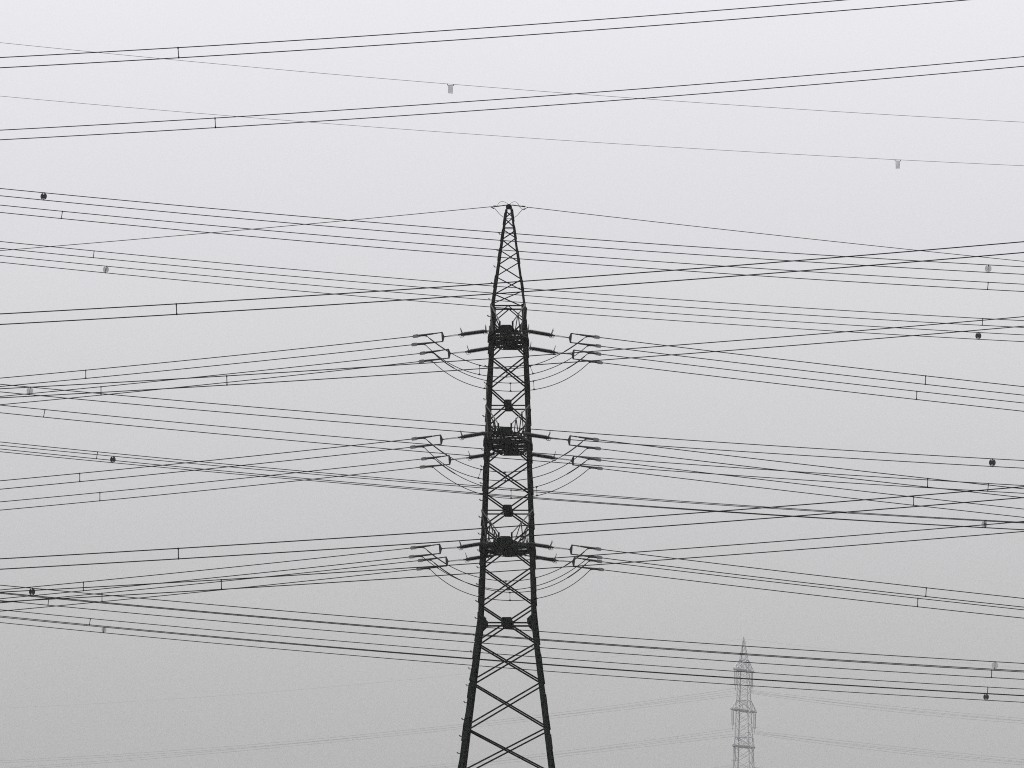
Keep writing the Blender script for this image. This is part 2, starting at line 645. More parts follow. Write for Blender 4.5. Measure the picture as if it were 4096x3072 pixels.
CLAMP = {}
for (lv, en, sd), px in STR.items():
    Y = ARM_Y[lv][en]
    y0, Ln = ARM_L[lv]
    sg = -1 if sd == 'L' else 1
    sa, sb, yk, bu, bl = [P(x, y, Y) for x, y in px]
    lug = arm_world((sg * .57, (-1 if en == 'N' else 1) * (Ln - .1), zA(y0) + .02))
    sa.y = sb.y = lug.y * .5 + Y * .5
    root = empty('insulator_string', sa)
    tag(root, 'ribbed insulator string at %s of the %s crossarm, %s' % (END[en], lv, SIDE[sd]), 'insulator', 'tension insulator strings of the dark pylon')
    o_ = Vector(sa)
    ax = (sb - sa).normalized()
    Z = Vector((0, 0, 1))
    m = member('insulator', root, Vector((0, 0, 0)), sb - o_, 1.0, (0, 1, 0))
    m.data = INS
    # shackle chain back to the arm
    d = lug - sa
    member('shackle', root, d, d * .5, .03, (0, 0, 1), 'bar', 'fitting', size2=.06)
    member('shackle', root, d * .55, d * .0, .06, (0, 0, 1), 'bar', 'fitting', size2=.025)
    tube('shackle', root, [d * .62 + Z * .05, d * .6 - Z * .05], .03, 'fitting', 6)
    # arcing horns and guard loops at both ends
    for q, lean in ((sa + ax * .06, .03 * sg), (sb - ax * .08, .10 * sg)):
        b0 = q - o_
        top = b0 + Vector((lean, 0, .33))
        tube('arcing_horn', root, [b0 + Z * .06, b0.lerp(top, .45), top], .012, 'fitting', 6, radii=[.020, .021, .012])
        if en == 'N':
            tube('arcing_horn', root, [b0 + Z * .06 + Vector((.03, .07, 0)), top + Vector((.04, .09, -.05))], .011, 'fitting', 6)
        lo = [b0 + ax * -.07 - Z * .05, b0 - ax * .08 - Z * .11, b0 - ax * .05 - Z * .135, b0 + ax * .1 - Z * .125, b0 + ax * .115 - Z * .05]
        tube('guard_loop', root, lo, .015, 'fitting', 6)
    # couplings and the slim rods running to the yoke
    e0 = sb - o_
    c1 = e0 + (yk - sb).normalized() * .12
    tube('coupling', root, [e0, e0.lerp(c1, .35), e0.lerp(c1, .5), e0.lerp(c1, .8), c1], .04, 'fitting', 8, radii=[.03, .055, .025, .05, .035])
    ykl = yk - o_
    for dz in (-.036, 0, .036):
        mid = ykl.lerp(c1, .28)
        tube('link_rod', root, [ykl + Vector((0, 0, dz * .15)), mid + Vector((0, dz * .3, dz * .6)), c1 + Vector((0, dz * .5, dz))], .0085, 'fitting', 5)
    tube('coupling', root, [ykl, ykl.lerp(c1, .12)], .035, 'fitting', 8, radii=[.03, .028])
    # triangular yoke plate
    out_ = Vector((sg, 0, 0))
    ty = yk + out_ * (9.5 / PXM) + Z * (17 / PXM)
    by = yk + out_ * (6.0 / PXM) - Z * (19 / PXM)
    vs_ = [(0, 0), (.10, .235), (.16, .235), (.155, .05), (.125, -.255), (.06, -.255)]
    plate('yoke_plate', root, [(x - .03, y) for x, y in vs_], .03, ykl, out_, Z, 'fitting')
    for nm, yc, bx in (('a', ty, bu), ('b', by, bl)):
        dv = (bx - yc)
        w = dv.normalized()
        q0, q1 = yc - o_, bx - o_
        ln = dv.length
        tube('dead_end_clamp', root, [q0, q0 + w * .12, q0 + w * .3, q0 + w * .36, q0 + w * .4, q0 + w * (ln * .55), q1 - w * .16, q1], .03, 'fitting', 8,
             radii=[.032, .024, .034, .022, .04, .045, .058, .05])
        bxo = link('clamp_weight', WEIGHT, root)
        u = w if sd == 'R' else w
        mm = Matrix((-u, Vector((0, 1, 0)), (-u).cross(Vector((0, 1, 0))))).transposed()
        if mm.col[2].z < 0:
            mm = Matrix((-u, Vector((0, -1, 0)), (-u).cross(Vector((0, -1, 0))))).transposed()
        # long outer end of the casting points out along the cable
        mm = mm.to_4x4()
        mm.translation = q1
        bxo.matrix_basis = mm
        term = q1 - w * .55 - Z * .085
        tube('jumper_terminal', root, [q1 - w * .3 - Z * .03, q1 - w * .44 - Z * .04, term], .028, 'fitting', 6)
        CLAMP[(lv, en, sd, nm)] = (bx.copy(), term + o_, w.copy())

# ------------------------------------------------------------------ cables


def wire_pts(pts, place, x0, x1, n=40, anchor=None):
    xs = np.array([p[0] for p in pts], float)
    ys = np.array([p[1] for p in pts], float)
    c = np.polyfit(xs / 1000, ys, 2)
    return [place(x, float(np.polyval(c, x / 1000))) for x in np.linspace(x0, x1, n)], (lambda x: place(x, float(np.polyval(c, x / 1000))))


def spacer(parent, off, a, b, mat='cable', r=.016):
    """a bar with a clamp at either cable"""
    a, b = a - off, b - off
    d = (b - a).normalized()
    L_ = (b - a).length
    o = tube('spacer', parent, [a - d * .028, a + d * .05, a + d * .07, b - d * .07, b - d * .05, b + d * .028], r, mat, 6, radii=[.030, .030, r, r, .030, .030])
    return o


def bundle(name, a, b, place, x0, x1, r, label, cat, group, spacers=(), mat='cable', n=44):
    pa, fa = wire_pts(a, place, x0, x1, n)
    pb, fb = wire_pts(b, place, x0, x1, n)
    root = empty(name, pa[len(pa) // 2])
    off = Vector(root.location)
    tag(root, label, cat, group)
    tube('conductor', root, pa, r, mat, 8, off=off)
    tube('conductor', root, pb, r, mat, 8, off=off)
    for sp in spacers:
        xa, xb = sp if isinstance(sp, tuple) else (sp, sp)
        spacer(root, off, fa(xa), fb(xb), mat, r * .95)
    return root, fa, fb


def at(Y):
    return lambda x, y: P(x, y, Y)


# --- thick twin cables passing in front of the pylon
ORD = ['topmost', 'second', 'third', 'fourth', 'fifth', 'lowest']
CW = [
    (233.7, .0195, [(0, 230.1), (1000, 173.4), (1500, 141.2), (2600, 62.3), (3100, 23.1)],
     [(0, 271.3), (1000, 213.4), (1500, 182.2), (2600, 103.5), (3100, 64.4), (3660, 17.8)], (712, 715)),
    (253.3, .0195, [(0, 520.4), (1000, 464.1), (1500, 431.7), (2600, 352.3), (3100, 312.5), (3660, 265), (4096, 226.9)],
     [(0, 559.3), (1000, 502), (1500, 469.9), (2600, 391.4), (3100, 351.2), (3660, 303.7), (4096, 265)], (860, 862)),
    (229.3, .0215, [(0, 1255.4), (500, 1227.9), (1000, 1198), (1500, 1165.7), (2600, 1087.9), (3100, 1049), (3400, 1025.7), (4096, 966.8)],
     [(0, 1298.2), (500, 1269.3), (1000, 1239.5), (1500, 1207.6), (2600, 1130.3), (3100, 1091.6), (3400, 1068.6), (4096, 1009.7)], (705, 707)),
    (257.7, .0205, [(0, 1555), (500, 1527.7), (1000, 1498), (1500, 1466), (2600, 1388.6), (3100, 1349.5), (3660, 1304.5), (4096, 1266.4)],
     [(0, 1592), (700, 1551.4), (1000, 1534.4), (1500, 1503.4), (2600, 1426.5), (3100, 1387.6), (3660, 1341.6), (4096, 1304.5)], (907, 908)),
    (232.8, .0215, [(0, 2235.1), (700, 2194.6), (1000, 2175.8), (1500, 2143.1), (2600, 2065.6), (3100, 2027.6), (3400, 2003.7), (4096, 1946.7)],
     [(0, 2277.2), (700, 2236), (1000, 2217.7), (1500, 2185.5), (2600, 2109.1), (3100, 2070.9), (3400, 2046.8), (4096, 1990.2)], (713, 714)),
    (253.5, .0205, [(0, 2368.4), (700, 2329), (1000, 2313), (1500, 2280.4), (2600, 2204.3), (3100, 2166.5), (3400, 2143), (4096, 2086)],
     [(0, 2407.6), (700, 2368.4), (1000, 2350.3), (1500, 2319), (2600, 2243.4), (3100, 2206), (3400, 2182.7), (4096, 2125.5)], (885, 886)),
]
for i, (Y, r, a, b, spx) in enumerate(CW):
    bundle('twin_cable', a, b, at(Y), -900, 5000, r,
           ('topmost of the six thick black twin cables passing in front of the dark pylon', 'second from the top of the six thick black twin cables passing before the dark pylon',
            'thick black twin cable crossing the slender peak of the dark pylon', 'thick black twin cable crossing just under the dark pylon\'s upper crossarm',
            'thick black twin cable crossing just above the dark pylon\'s lower crossarm', 'lowest of the thick black twin cables, crossing below the dark pylon\'s lower crossarm')[i],
           'cable', 'thick twin cables in front of the pylon', [spx])

# --- the pylon's own cables, jumpers and earth wires
AW = {
    ('upper', 'N', 'L'): ([(0, 1512.6), (500, 1465.8), (700, 1445.6), (1000, 1415.7), (1500, 1362.9)], [(0, 1546.2), (500, 1498.4), (700, 1478.6), (1000, 1448.3), (1500, 1395.5)], 343),
    ('upper', 'F', 'L'): ([(0, 1586), (700, 1516.8), (1000, 1487.2), (1500, 1434.2)], [(0, 1619), (700, 1551), (1000, 1519.6), (1500, 1466.4)], 404),
    ('middle', 'N', 'L'): ([(0, 1923.3), (700, 1855.7), (1000, 1825.4), (1500, 1772.6)], [(0, 1957), (700, 1888.7), (1000, 1858.2), (1500, 1805.4)], 319),
    ('middle', 'F', 'L'): ([(0, 2007.6), (700, 1940.4), (1000, 1910), (1500, 1857)], [(0, 2040.6), (700, 1973.8), (1000, 1942.7), (1500, 1890.2)], 399.5),
    ('lower', 'N', 'L'): ([(0, 2360), (700, 2292), (1000, 2261.2), (1500, 2208.4)], [(0, 2395), (700, 2326.6), (1000, 2296), (1500, 2243.4)], 333.5),
    ('lower', 'F', 'L'): ([(0, 2411.7), (700, 2344.3), (1000, 2313.5), (1500, 2261.9)], [(0, 2445), (700, 2377.8), (1000, 2347.5), (1500, 2295)], 408),
    ('upper', 'N', 'R'): ([(2600, 1375), (3100, 1434.4), (3400, 1468.8), (4096, 1546.8)], [(2600, 1409.2), (3100, 1469), (3400, 1503), (4096, 1580.8)], (3703, 3701)),
    ('upper', 'F', 'R'): ([(2600, 1440.9), (3100, 1500.4), (3400, 1534.8), (4096, 1612)], [(2600, 1474.2), (3100, 1533.9), (3400, 1567.4), (4096, 1645.4)], (3667.5, 3666)),
    ('middle', 'N', 'R'): ([(2600, 1784.8), (3100, 1844.6), (3400, 1878.5), (4096, 1955.5)], [(2600, 1819.6), (3100, 1878.6), (3400, 1913.4), (4096, 1990.8)], (3711, 3710)),
    ('middle', 'F', 'R'): ([(2600, 1865.2), (3100, 1924.2), (3400, 1958.7), (4096, 2036.4)], [(2600, 1898.7), (3100, 1957.7), (3400, 1992), (4096, 2069.5)], (3655, 3654)),
    ('lower', 'N', 'R'): ([(2600, 2222.3), (3100, 2282.3), (3400, 2316), (4096, 2393.9)], [(2600, 2257), (3100, 2316.5), (3400, 2351), (4096, 2428.7)], (3705.5, 3703)),
    ('lower', 'F', 'R'): ([(2600, 2270), (3100, 2328.8), (3400, 2362.4), (4096, 2439.5)], [(2600, 2304), (3100, 2362.6), (3400, 2396), (4096, 2473)], (3671.5, 3670)),
}
for key, (a, b, spx) in AW.items():
    lv, en, sd = key
    px = STR[key]
    a = sorted(a + [px[3]] * 3)
    b = sorted(b + [px[4]] * 3)
    if sd == 'L':
        x0, x1 = -900, px[3][0] - 4
    else:
        x0, x1 = px[3][0] + 4, 5000
    bundle('twin_cable', a, b, at(ARM_Y[lv][en]), x0, x1, .0205,
           'twin cable strung from the %s of the %s crossarm, %s' % (END[en], lv, SIDE[sd]), 'cable', 'cables strung from the dark pylon', [spx])

ZO = {'upper': 1180, 'middle': 1600, 'lower': 2040}
JP = {
    ('upper', 'N'): ([(490, 580), (840, 735), (1130, 768), (1360, 738), (1760, 560)], [(400, 645), (825, 820), (1110, 857), (1378, 825), (1700, 700)], [(840, 825), (1108, 1106), (1362, 1378)]),
    ('upper', 'F'): ([(510, 730), (897, 890), (1145, 917), (1395, 893), (1790, 735)], [(480, 805), (885, 977), (1148, 1003), (1408, 978), (1750, 870)], [(897, 886), (1147, 1147), (1395, 1409)]),
    ('middle', 'N'): ([(450, 550), (835, 718), (1100, 754), (1350, 718), (1760, 540)], [(400, 630), (817, 808), (1095, 848), (1378, 808), (1700, 690)], [(835, 818), (1098, 1096), (1352, 1378)]),
    ('middle', 'F'): ([(525, 740), (870, 893), (1155, 940), (1408, 905), (1780, 745)], [(520, 830), (850, 982), (1158, 1025), (1428, 990), (1740, 880)], [(868, 852), (1158, 1158), (1410, 1427)]),
    ('lower', 'N'): ([(430, 530), (840, 705), (1110, 740), (1380, 712), (1760, 555)], [(400, 610), (830, 797), (1120, 830), (1390, 800), (1760, 640)], [(845, 828), (1108, 1118)]),
    ('lower', 'F'): ([(480, 640), (830, 808), (1135, 858), (1410, 832), (1810, 665)], [(500, 768), (830, 905), (1137, 945), (1430, 915), (1750, 808)], [(1136, 1136), (1400, 1418)]),
}
for (lv, en), (a, b, sps) in JP.items():
    Y = ARM_Y[lv][en]
    conv = lambda q: P(1600 + q[0] / 2.602, ZO[lv] + q[1] / 2.602, Y)
    lines = []
    for nm, pts in (('a', a), ('b', b)):
        l0, r0 = CLAMP[(lv, en, 'L', nm)][1], CLAMP[(lv, en, 'R', nm)][1]
        pp = [conv(q) for q in pts]
        xs = np.array([l0.x] * 3 + [p.x for p in pp] + [r0.x] * 3)
        zs = np.array([l0.z] * 3 + [p.z for p in pp] + [r0.z] * 3)
        cf = np.polyfit(xs - XA, zs, 4)
        line = [Vector((x, l0.y + (r0.y - l0.y) * t, float(np.polyval(cf, x - XA)))) for t, x in ((t, l0.x + (r0.x - l0.x) * t) for t in np.linspace(0, 1, 61))]
        line[0], line[-1] = l0, r0
        lines.append(line)
    root = empty('jumper_loop', lines[0][len(lines[0]) // 2])
    off = Vector(root.location)
    tag(root, 'twin jumper loop sagging below the %s of the %s crossarm' % (END[en], lv), 'cable', 'jumper loops under the crossarms')
    for k, ln in enumerate(lines):
        tube('conductor', root, ln, .018, 'cable', 8, off=off)
        if k == 0:      # armour sleeves near the clamps
            tube('sleeve', root, ln[1:9], .03, 'fitting', 8, off=off)
            tube('sleeve', root, ln[-9:-1], .03, 'fitting', 8, off=off)

    def near(line, zx):
        X = conv((zx, 700)).x
        return min(line, key=lambda p: abs(p.x - X))
    for xa, xb in sps:
        p, q = near(lines[0], xa), near(lines[1], xb)
        spacer(root, off, p, q, 'cable', .011)
        for c, ln in ((p, lines[0]), (q, lines[1])):
            i = ln.index(c)
            t = (ln[min(i + 1, len(ln) - 1)] - ln[max(i - 1, 0)]).normalized() * .055
            tube('spacer_clamp', root, [c - t, c + t], .03, 'fitting', 6, off=off)

# earth wire at the peak
pkz = lambda x, y: P(1940 + x / 11.06, 790 + y / 11.06, YA)
EW = {
    'L': ([(0, 1002.5), (700, 943.9), (1000, 917.3), (1500, 871), (1955, 828)], -900, 1966, SIDE['L'],
          [(500, 395), (960, 335)], [(370, 385), (505, 385)], [(545, 360), (600, 260), (680, 195), (770, 175), (880, 205), (1020, 280)], [(190, 410), (290, 430), (400, 490)]),
    'R': ([(2112, 829), (2600, 884.9), (3100, 940.9), (3400, 972.6), (4096, 1045.4)], 2108, 5000, SIDE['R'],
          [(1175, 330), (1650, 392)], [(1640, 385), (1770, 405)], [(1115, 275), (1200, 220), (1300, 185), (1400, 215), (1500, 340), (1550, 430), (1630, 510), (1700, 520)], [(1900, 440), (1790, 490), (1700, 540)]),
}
for sd, (pts, x0, x1, txt, rod, cl, loop, tail) in EW.items():
    ln, _ = wire_pts(pts, at(YA), x0, x1, 40)
    root = empty('earth_wire', ln[len(ln) // 2])
    off = Vector(root.location)
    tag(root, 'single thin earth wire tied to the tip of the dark pylon, %s' % txt, 'cable', 'earth wires at the dark pylon\'s tip')
    tube('wire', root, ln, .016, 'cable', 8, off=off)
    r = [pkz(*q) for q in rod]
    tube('tension_rod', root, [r[0], r[0].lerp(r[1], .3), r[0].lerp(r[1], .5), r[0].lerp(r[1], .7), r[1]], .026, 'fitting', 8, radii=[.026, .028, .022, .028, .024], off=off)
    c = [pkz(*q) for q in cl]
    tube('wedge_clamp', root, c, .036, 'fitting', 8, off=off)
    we = ln[-1] if sd == 'L' else ln[0]
    tube('clamp_strap', root, [we, c[0] if sd == 'L' else c[-1]], .014, 'fitting', 6, off=off)
    tube('bonding_loop', root, spline([pkz(*q) for q in loop], 6), .010, 'fitting', 6, off=off)
    tl = [pkz(*q) for q in tail]
    tube('parallel_clamp', root, [tl[1], tl[2]], .03, 'fitting', 6, off=off)
    tube('wire_tail', root, tl, .013, 'cable', 6, off=off)
    if sd == 'L':
        lp = spline([pkz(*q) - Vector((0, .4, 0)) for q in ((400, 490), (540, 660), (700, 830), (860, 930), (1060, 985), (1260, 940), (1420, 840), (1580, 660), (1700, 540))], 8)
        tube('jumper', root, lp, .013, 'cable', 6, off=off)

# --- cables with bird discs, behind the pylon
BX = [0, 1000, 1500, 2600, 3100, 3660, 4096]
BW = [
    (322, [(0, 753.5), (700, 820.9), (1000, 847.4), (1500, 890.2), (2600, 974.5), (3100, 1008), (3400, 1027), (4096, 1067.7)],
     [(0, 782.5), (700, 850.8), (1000, 878.2), (1500, 921), (2600, 1005.5), (3100, 1038.8), (3400, 1057.9), (4096, 1097.6)], [(177, 173), (3954, 3952)], [(0, 'dark'), (1, 'pale')]),
    (330, [(0, 820), (700, 888.2), (1000, 916.6), (1500, 958.7), (2600, 1043.7), (3100, 1078), (3400, 1097), (4096, 1137)],
     [(0, 849.5), (700, 917.9), (1000, 945.3), (1500, 988.6), (2600, 1074), (3100, 1107.6), (3400, 1126.6), (4096, 1166)], [(250, 245), (3953, 3950)], []),
    (350, [(0, 965.7), (700, 1034.7), (1000, 1062.7), (1500, 1105.5), (2600, 1190.9), (3100, 1224.7), (3660, 1258.9), (4096, 1282.6)],
     [(0, 993), (700, 1062.3), (1000, 1089.8), (1500, 1133.7), (2600, 1218.9), (3100, 1252.2), (3660, 1286.5), (4096, 1310)], [(376.5, 373), (3931, 3929)], []),
    (358, [(0, 1022), (700, 1091), (1000, 1118.9), (1500, 1162.2), (2600, 1247.4), (3100, 1281.2), (3660, 1316), (4096, 1339.4)],
     [(0, 1049), (700, 1117.7), (1000, 1146.2), (1500, 1190.4), (2600, 1275.8), (3100, 1309.2), (3660, 1342.8), (4096, 1366.9)], [(425, 422), (3914.5, 3912.5)], [(0, 'pale'), (1, 'dark')]),
    (317, [(0, 1536.6), (700, 1601.5), (1000, 1627), (1500, 1668.2), (2600, 1750), (3100, 1783), (3400, 1802.3), (4096, 1842.3)],
     [(0, 1567.3), (700, 1632.1), (1000, 1657.8), (1500, 1699.2), (2600, 1781.4), (3100, 1814.5), (3400, 1833), (4096, 1872.8)], [(121.5, 118), (3970, 3968.5)], [(0, 'pale'), (1, 'dark')]),
    (328, [(0, 1619.8), (700, 1689.4), (1000, 1716), (1500, 1759.8), (2600, 1846), (3100, 1880), (3400, 1901), (4096, 1942.3)],
     [(0, 1650.8), (700, 1719.6), (1000, 1746.9), (1500, 1791.6), (2600, 1877.4), (3100, 1912.4), (3400, 1931.6), (4096, 1973.5)], [(180, 174), (3954, 3951)], []),
    (349, [(0, 1768), (1000, 1864.7), (1500, 1909.4), (2600, 1996.4), (3100, 2029.5), (3400, 2049.9), (4096, 2089)],
     [(0, 1796), (1000, 1893.6), (1500, 1937.6), (2600, 2025.1), (3100, 2058.9), (3400, 2079.5), (4096, 2118)], [(390.6, 385.8), (3944, 3942)], []),
    (360, [(0, 1780.9), (1000, 1874.7), (1500, 1917.5), (2600, 2001), (3100, 2034.4), (3400, 2053.3), (4096, 2092.4)],
     [(0, 1806.7), (1000, 1901.5), (1500, 1944.1), (2600, 2028.3), (3100, 2061.2), (3400, 2080.2), (4096, 2119.8)], [(453, 450.5), (3939, 3936.5)], [(0, 'dark'), (1, 'pale')]),
    (322, [(0, 2340.5), (1000, 2431.8), (1500, 2473.9), (2600, 2558.2), (3100, 2592.4), (3660, 2628.4), (4096, 2653.4)],
     [(0, 2369.6), (1000, 2462.8), (1500, 2503.8), (2600, 2588.3), (3100, 2623.2), (3660, 2659), (4096, 2683)], [(129.5, 127.8), (3980.5, 3979)], [(0, 'dark'), (1, 'pale')]),
    (330, [(0, 2373.7), (1000, 2465.8), (1500, 2507.7), (2600, 2592.9), (3100, 2627.4), (3660, 2662.9), (4096, 2687.7)],
     [(0, 2402), (1000, 2495.4), (1500, 2537.8), (2600, 2622.5), (3100, 2657), (3660, 2692.5), (4096, 2717.8)], [(195, 192), (3967, 3966)], []),
    (352, [(0, 2439), (1000, 2533.2), (1500, 2575.8), (2600, 2661.6), (3100, 2695.9), (3660, 2731.8), (4096, 2755.9)],
     [(0, 2464), (1000, 2559.3), (1500, 2600.8), (2600, 2687.8), (3100, 2721.3), (3660, 2757.8), (4096, 2781.3)], [(362, 357.6), (3951.5, 3949.5)], []),
    (360, [(0, 2468.7), (1000, 2562.3), (1500, 2604.3), (2600, 2690), (3100, 2723.3), (3660, 2759.5), (4096, 2783)],
     [(0, 2490), (1000, 2585.9), (1500, 2629), (2600, 2715.1), (3100, 2749.3), (3660, 2784.8), (4096, 2809)], [(416.5, 414), (3945.5, 3943.5)], [(0, 'pale'), (1, 'dark')]),
]


def wing_mesh(mat, sgn):
    a, b = .18, .185
    pts = []
    for i in range(15):
        t = R(-72 + 144 * i / 14)
        pts.append((sgn * (.012 + (a - .012) * math.cos(t) ** .9), b * math.sin(t) / math.sin(R(72))))
    inner = [(sgn * .058, b * .93), (sgn * .040, b * .72), (sgn * .032, b * .52), (sgn * .002, b * .48), (sgn * .002, -b * .48), (sgn * .032, -b * .52), (sgn * .040, -b * .72), (sgn * .058, -b * .93)]
    v, f = prism_data(pts[::1] + inner, -.008, .008)
    v = [(x, z, y) for x, y, z in v]
    return mesh_from('wing', v, f, mat)


WING = {(m, s): wing_mesh(m, s) for m in ('black_plastic', 'pale_plastic') for s in (-1, 1)}
LVL = ['top', 'second', 'third', 'fourth', 'fifth', 'sixth', 'seventh', 'eighth', 'ninth', 'tenth', 'eleventh', 'bottom']
for i, (Y, a, b, sps, marks) in enumerate(BW):
    root, fa, fb = bundle('twin_cable', a, b, at(Y), -900, 5000, .0225,
                          '%s of the twelve thin twin cables behind the dark pylon%s' % (LVL[i] if i in (0, 11) else LVL[i] + ' from top', ', carrying bird discs' if marks else ''),
                          'cable', 'twin cables behind the pylon', sps)
    for which, tone in marks:
        xa, xb = sps[which]
        p, q = fa(xa), fb(xb)
        c = p.lerp(q, .5)
        mk = empty('bird_disc', c)
        tag(mk, '%s two-lobed bird disc on the %s thin twin cable behind the pylon' % ('black' if tone == 'dark' else 'pale grey', LVL[i] if i in (0, 11) else LVL[i] + '-from-top'), 'bird marker', 'bird discs on the cables behind the pylon')
        d = (p - q).normalized()
        tilt = math.atan2(d.x, d.z)
        fr_ = -.032 if tone == 'dark' or i in (0, 4, 8) else .032
        mk.rotation_euler = (0, tilt * .7, R(random.uniform(-12, 12)))
        sc_ = ((p - q).length / .41)
        for s in (-1, 1):
            w_ = link('wing', WING[('black_plastic' if tone == 'dark' else 'pale_plastic', s)], mk)
            w_.location = (0, fr_, 0)
            w_.scale = (sc_, 1, sc_ * .98)
            w_.rotation_euler = (0, 0, s * R(6))
        member('hub', mk, (0, fr_ - .012, -.05), (0, fr_ - .012, .05), .02, (1, 0, 0), 'bar', 'fitting')

# thin earth wires above them, with fringed markers
for j, (Y, pts, mx, my, txt) in enumerate((
        (331, [(0, 170.4), (1000, 267.4), (1500, 311.8), (2600, 397.2), (3100, 430.8), (3400, 449.5), (4096, 488.9)], (1790, 1814.5), 0, 'upper'),
        (350, [(0, 384.3), (1000, 469.9), (1500, 509), (2600, 583.3), (3100, 612.7), (3400, 629.2), (4096, 663.2)], (3580, 3602), 0, 'lower'))):
    ln, fn = wire_pts(pts, at(Y), -700, 5000, 44)
    root = empty('earth_wire', ln[22])
    tag(root, '%s of the two hair-thin wires above the twin cables behind the pylon' % txt, 'cable', 'earth wires above the cables behind the pylon')
    tube('wire', root, ln, .0105, 'cable', 6, off=Vector(root.location))
    p, q = fn(mx[0]), fn(mx[1])
    mk = empty('ribbon_marker', p.lerp(q, .5))
    tag(mk, 'comb-like ribbon marker hanging from the %s hair-thin wire' % txt, 'bird marker', 'ribbon markers on the thin wires')
    o_ = Vector(mk.location)
    Z = Vector((0, 0, 1))
    for e_ in (p, q):
        tube('clamp', mk, [e_ - o_ + Z * .015, e_ - o_ - Z * .085], .019, 'fitting', 6)
    tube('bar', mk, [p - o_ - Z * .07, q - o_ - Z * .07], .011, 'ribbon', 6)
    for k in range(5):
        t = .17 + .172 * k
        c = p.lerp(q, t) - o_ - Z * .07
        dx = -.008 * k + random.uniform(-.004, .004)
        member('ribbon', mk, c, c + Vector((dx, 0, -.46 + random.uniform(-.012, .012))), .026, (1, 0, 0), 'bar', 'ribbon', size2=.004)

# ------------------------------------------------------------------ the far pylon in the fog
YD = 1100.0
PXD = F / YD
XD = P(2975, 2843, YD).x
PHI = R(-17.8)
far = empty('lattice_pylon', (XD, YD, 0))
far.rotation_euler = (0, 0, PHI)
tag(far, 'distant pale lattice pylon with hanging double insulators, fading into the fog', 'pylon')


def zD(y):
    return P(2975, y, YD).z


_dh = [(2556, .12), (2640, .72), (2711, .956), (2896, 1.29), (3050, 1.58)]
DX = [(zD(y), h) for y, h in _dh]
sl = (DX[-1][1] - DX[-2][1]) / (DX[-1][0] - DX[-2][0])
DX.append((0.0, DX[-1][1] - sl * 1.35 * DX[-1][0]))
DX = DX[::-1]
_dx, _dy = [a for a, b in DX], [b for a, b in DX]


def hd(z):
    return float(np.interp(z, _dx, _dy))


def joined(name, parent, bars, mat, kind=None):
    """many thin bars in one mesh (too small to be told apart singly)"""
    v, f = [], []
    for p0, p1, wd in bars:
        p, w, u, vv = frame(p0, p1, (.3, .2, 1))
        ln = (Vector(p1) - p).length
        a, b = prism_data(PROFILE['bar'])
        k0 = len(v)
        v += [p + u * (x * wd) + vv * (y * wd) + w * (z * ln) for x, y, z in a]
        f += [tuple(i + k0 for i in q) for q in b]
    o = link(name, mesh_from(name, v, f, mat), parent)
    if kind:
        o['kind'] = kind
    return o


def cD(c, z):
    h = hd(z)
    return Vector((c[0] * h, c[1] * h, z))


zk = [0.02, zD(3050), zD(2896), zD(2711), zD(2640), zD(2556)]
for sx in (-1, 1):
    for sy in (-1, 1):
        for i in range(len(zk) - 1):
            a, b = cD((sx, sy), zk[i]), cD((sx, sy), zk[i + 1])
            member('leg', far, a, b, .17 if i < 3 else .13, (-sx, 0, 0), 'angle', 'fogged_zinc', vh=(0, -sy, 0))
bars = []
z = .4
lev = [z]
while z < zD(2570):
    z += max(.8, hd(z) * 1.2)
    lev.append(z)
for i in range(len(lev) - 1):
    for ca, cb, nin in FACES:
        bars.append((cD(ca, lev[i]), cD(cb, lev[i + 1]), .055))
        bars.append((cD(cb, lev[i]), cD(ca, lev[i + 1]), .055))
joined('bracing', far, bars, 'fogged_zinc', 'stuff')
member('peak_spike', far, (0, 0, zD(2562)), (0, 0, zD(2547)), .2, (1, 0, 0), 'bar', 'fogged_zinc')
member('bracket', far, (.15, 0, zD(2569)), (.55, 0, zD(2567)), .12, (0, 0, 1), 'bar', 'fogged_zinc')

DARM = [('top', 2682, 5.8, 2640, 2757), ('middle', 2843, 7.7, 2802, 2919.5), ('bottom', 2987, 6.4, 2949.6, 3066)]
TIP = {-1: 'tip toward the dark pylon', 1: 'tip away from the dark pylon'}


def far_world(p):
    return Matrix.Translation((XD, YD, 0)) @ Matrix.Rotation(PHI, 4, 'Z') @ Vector(p)


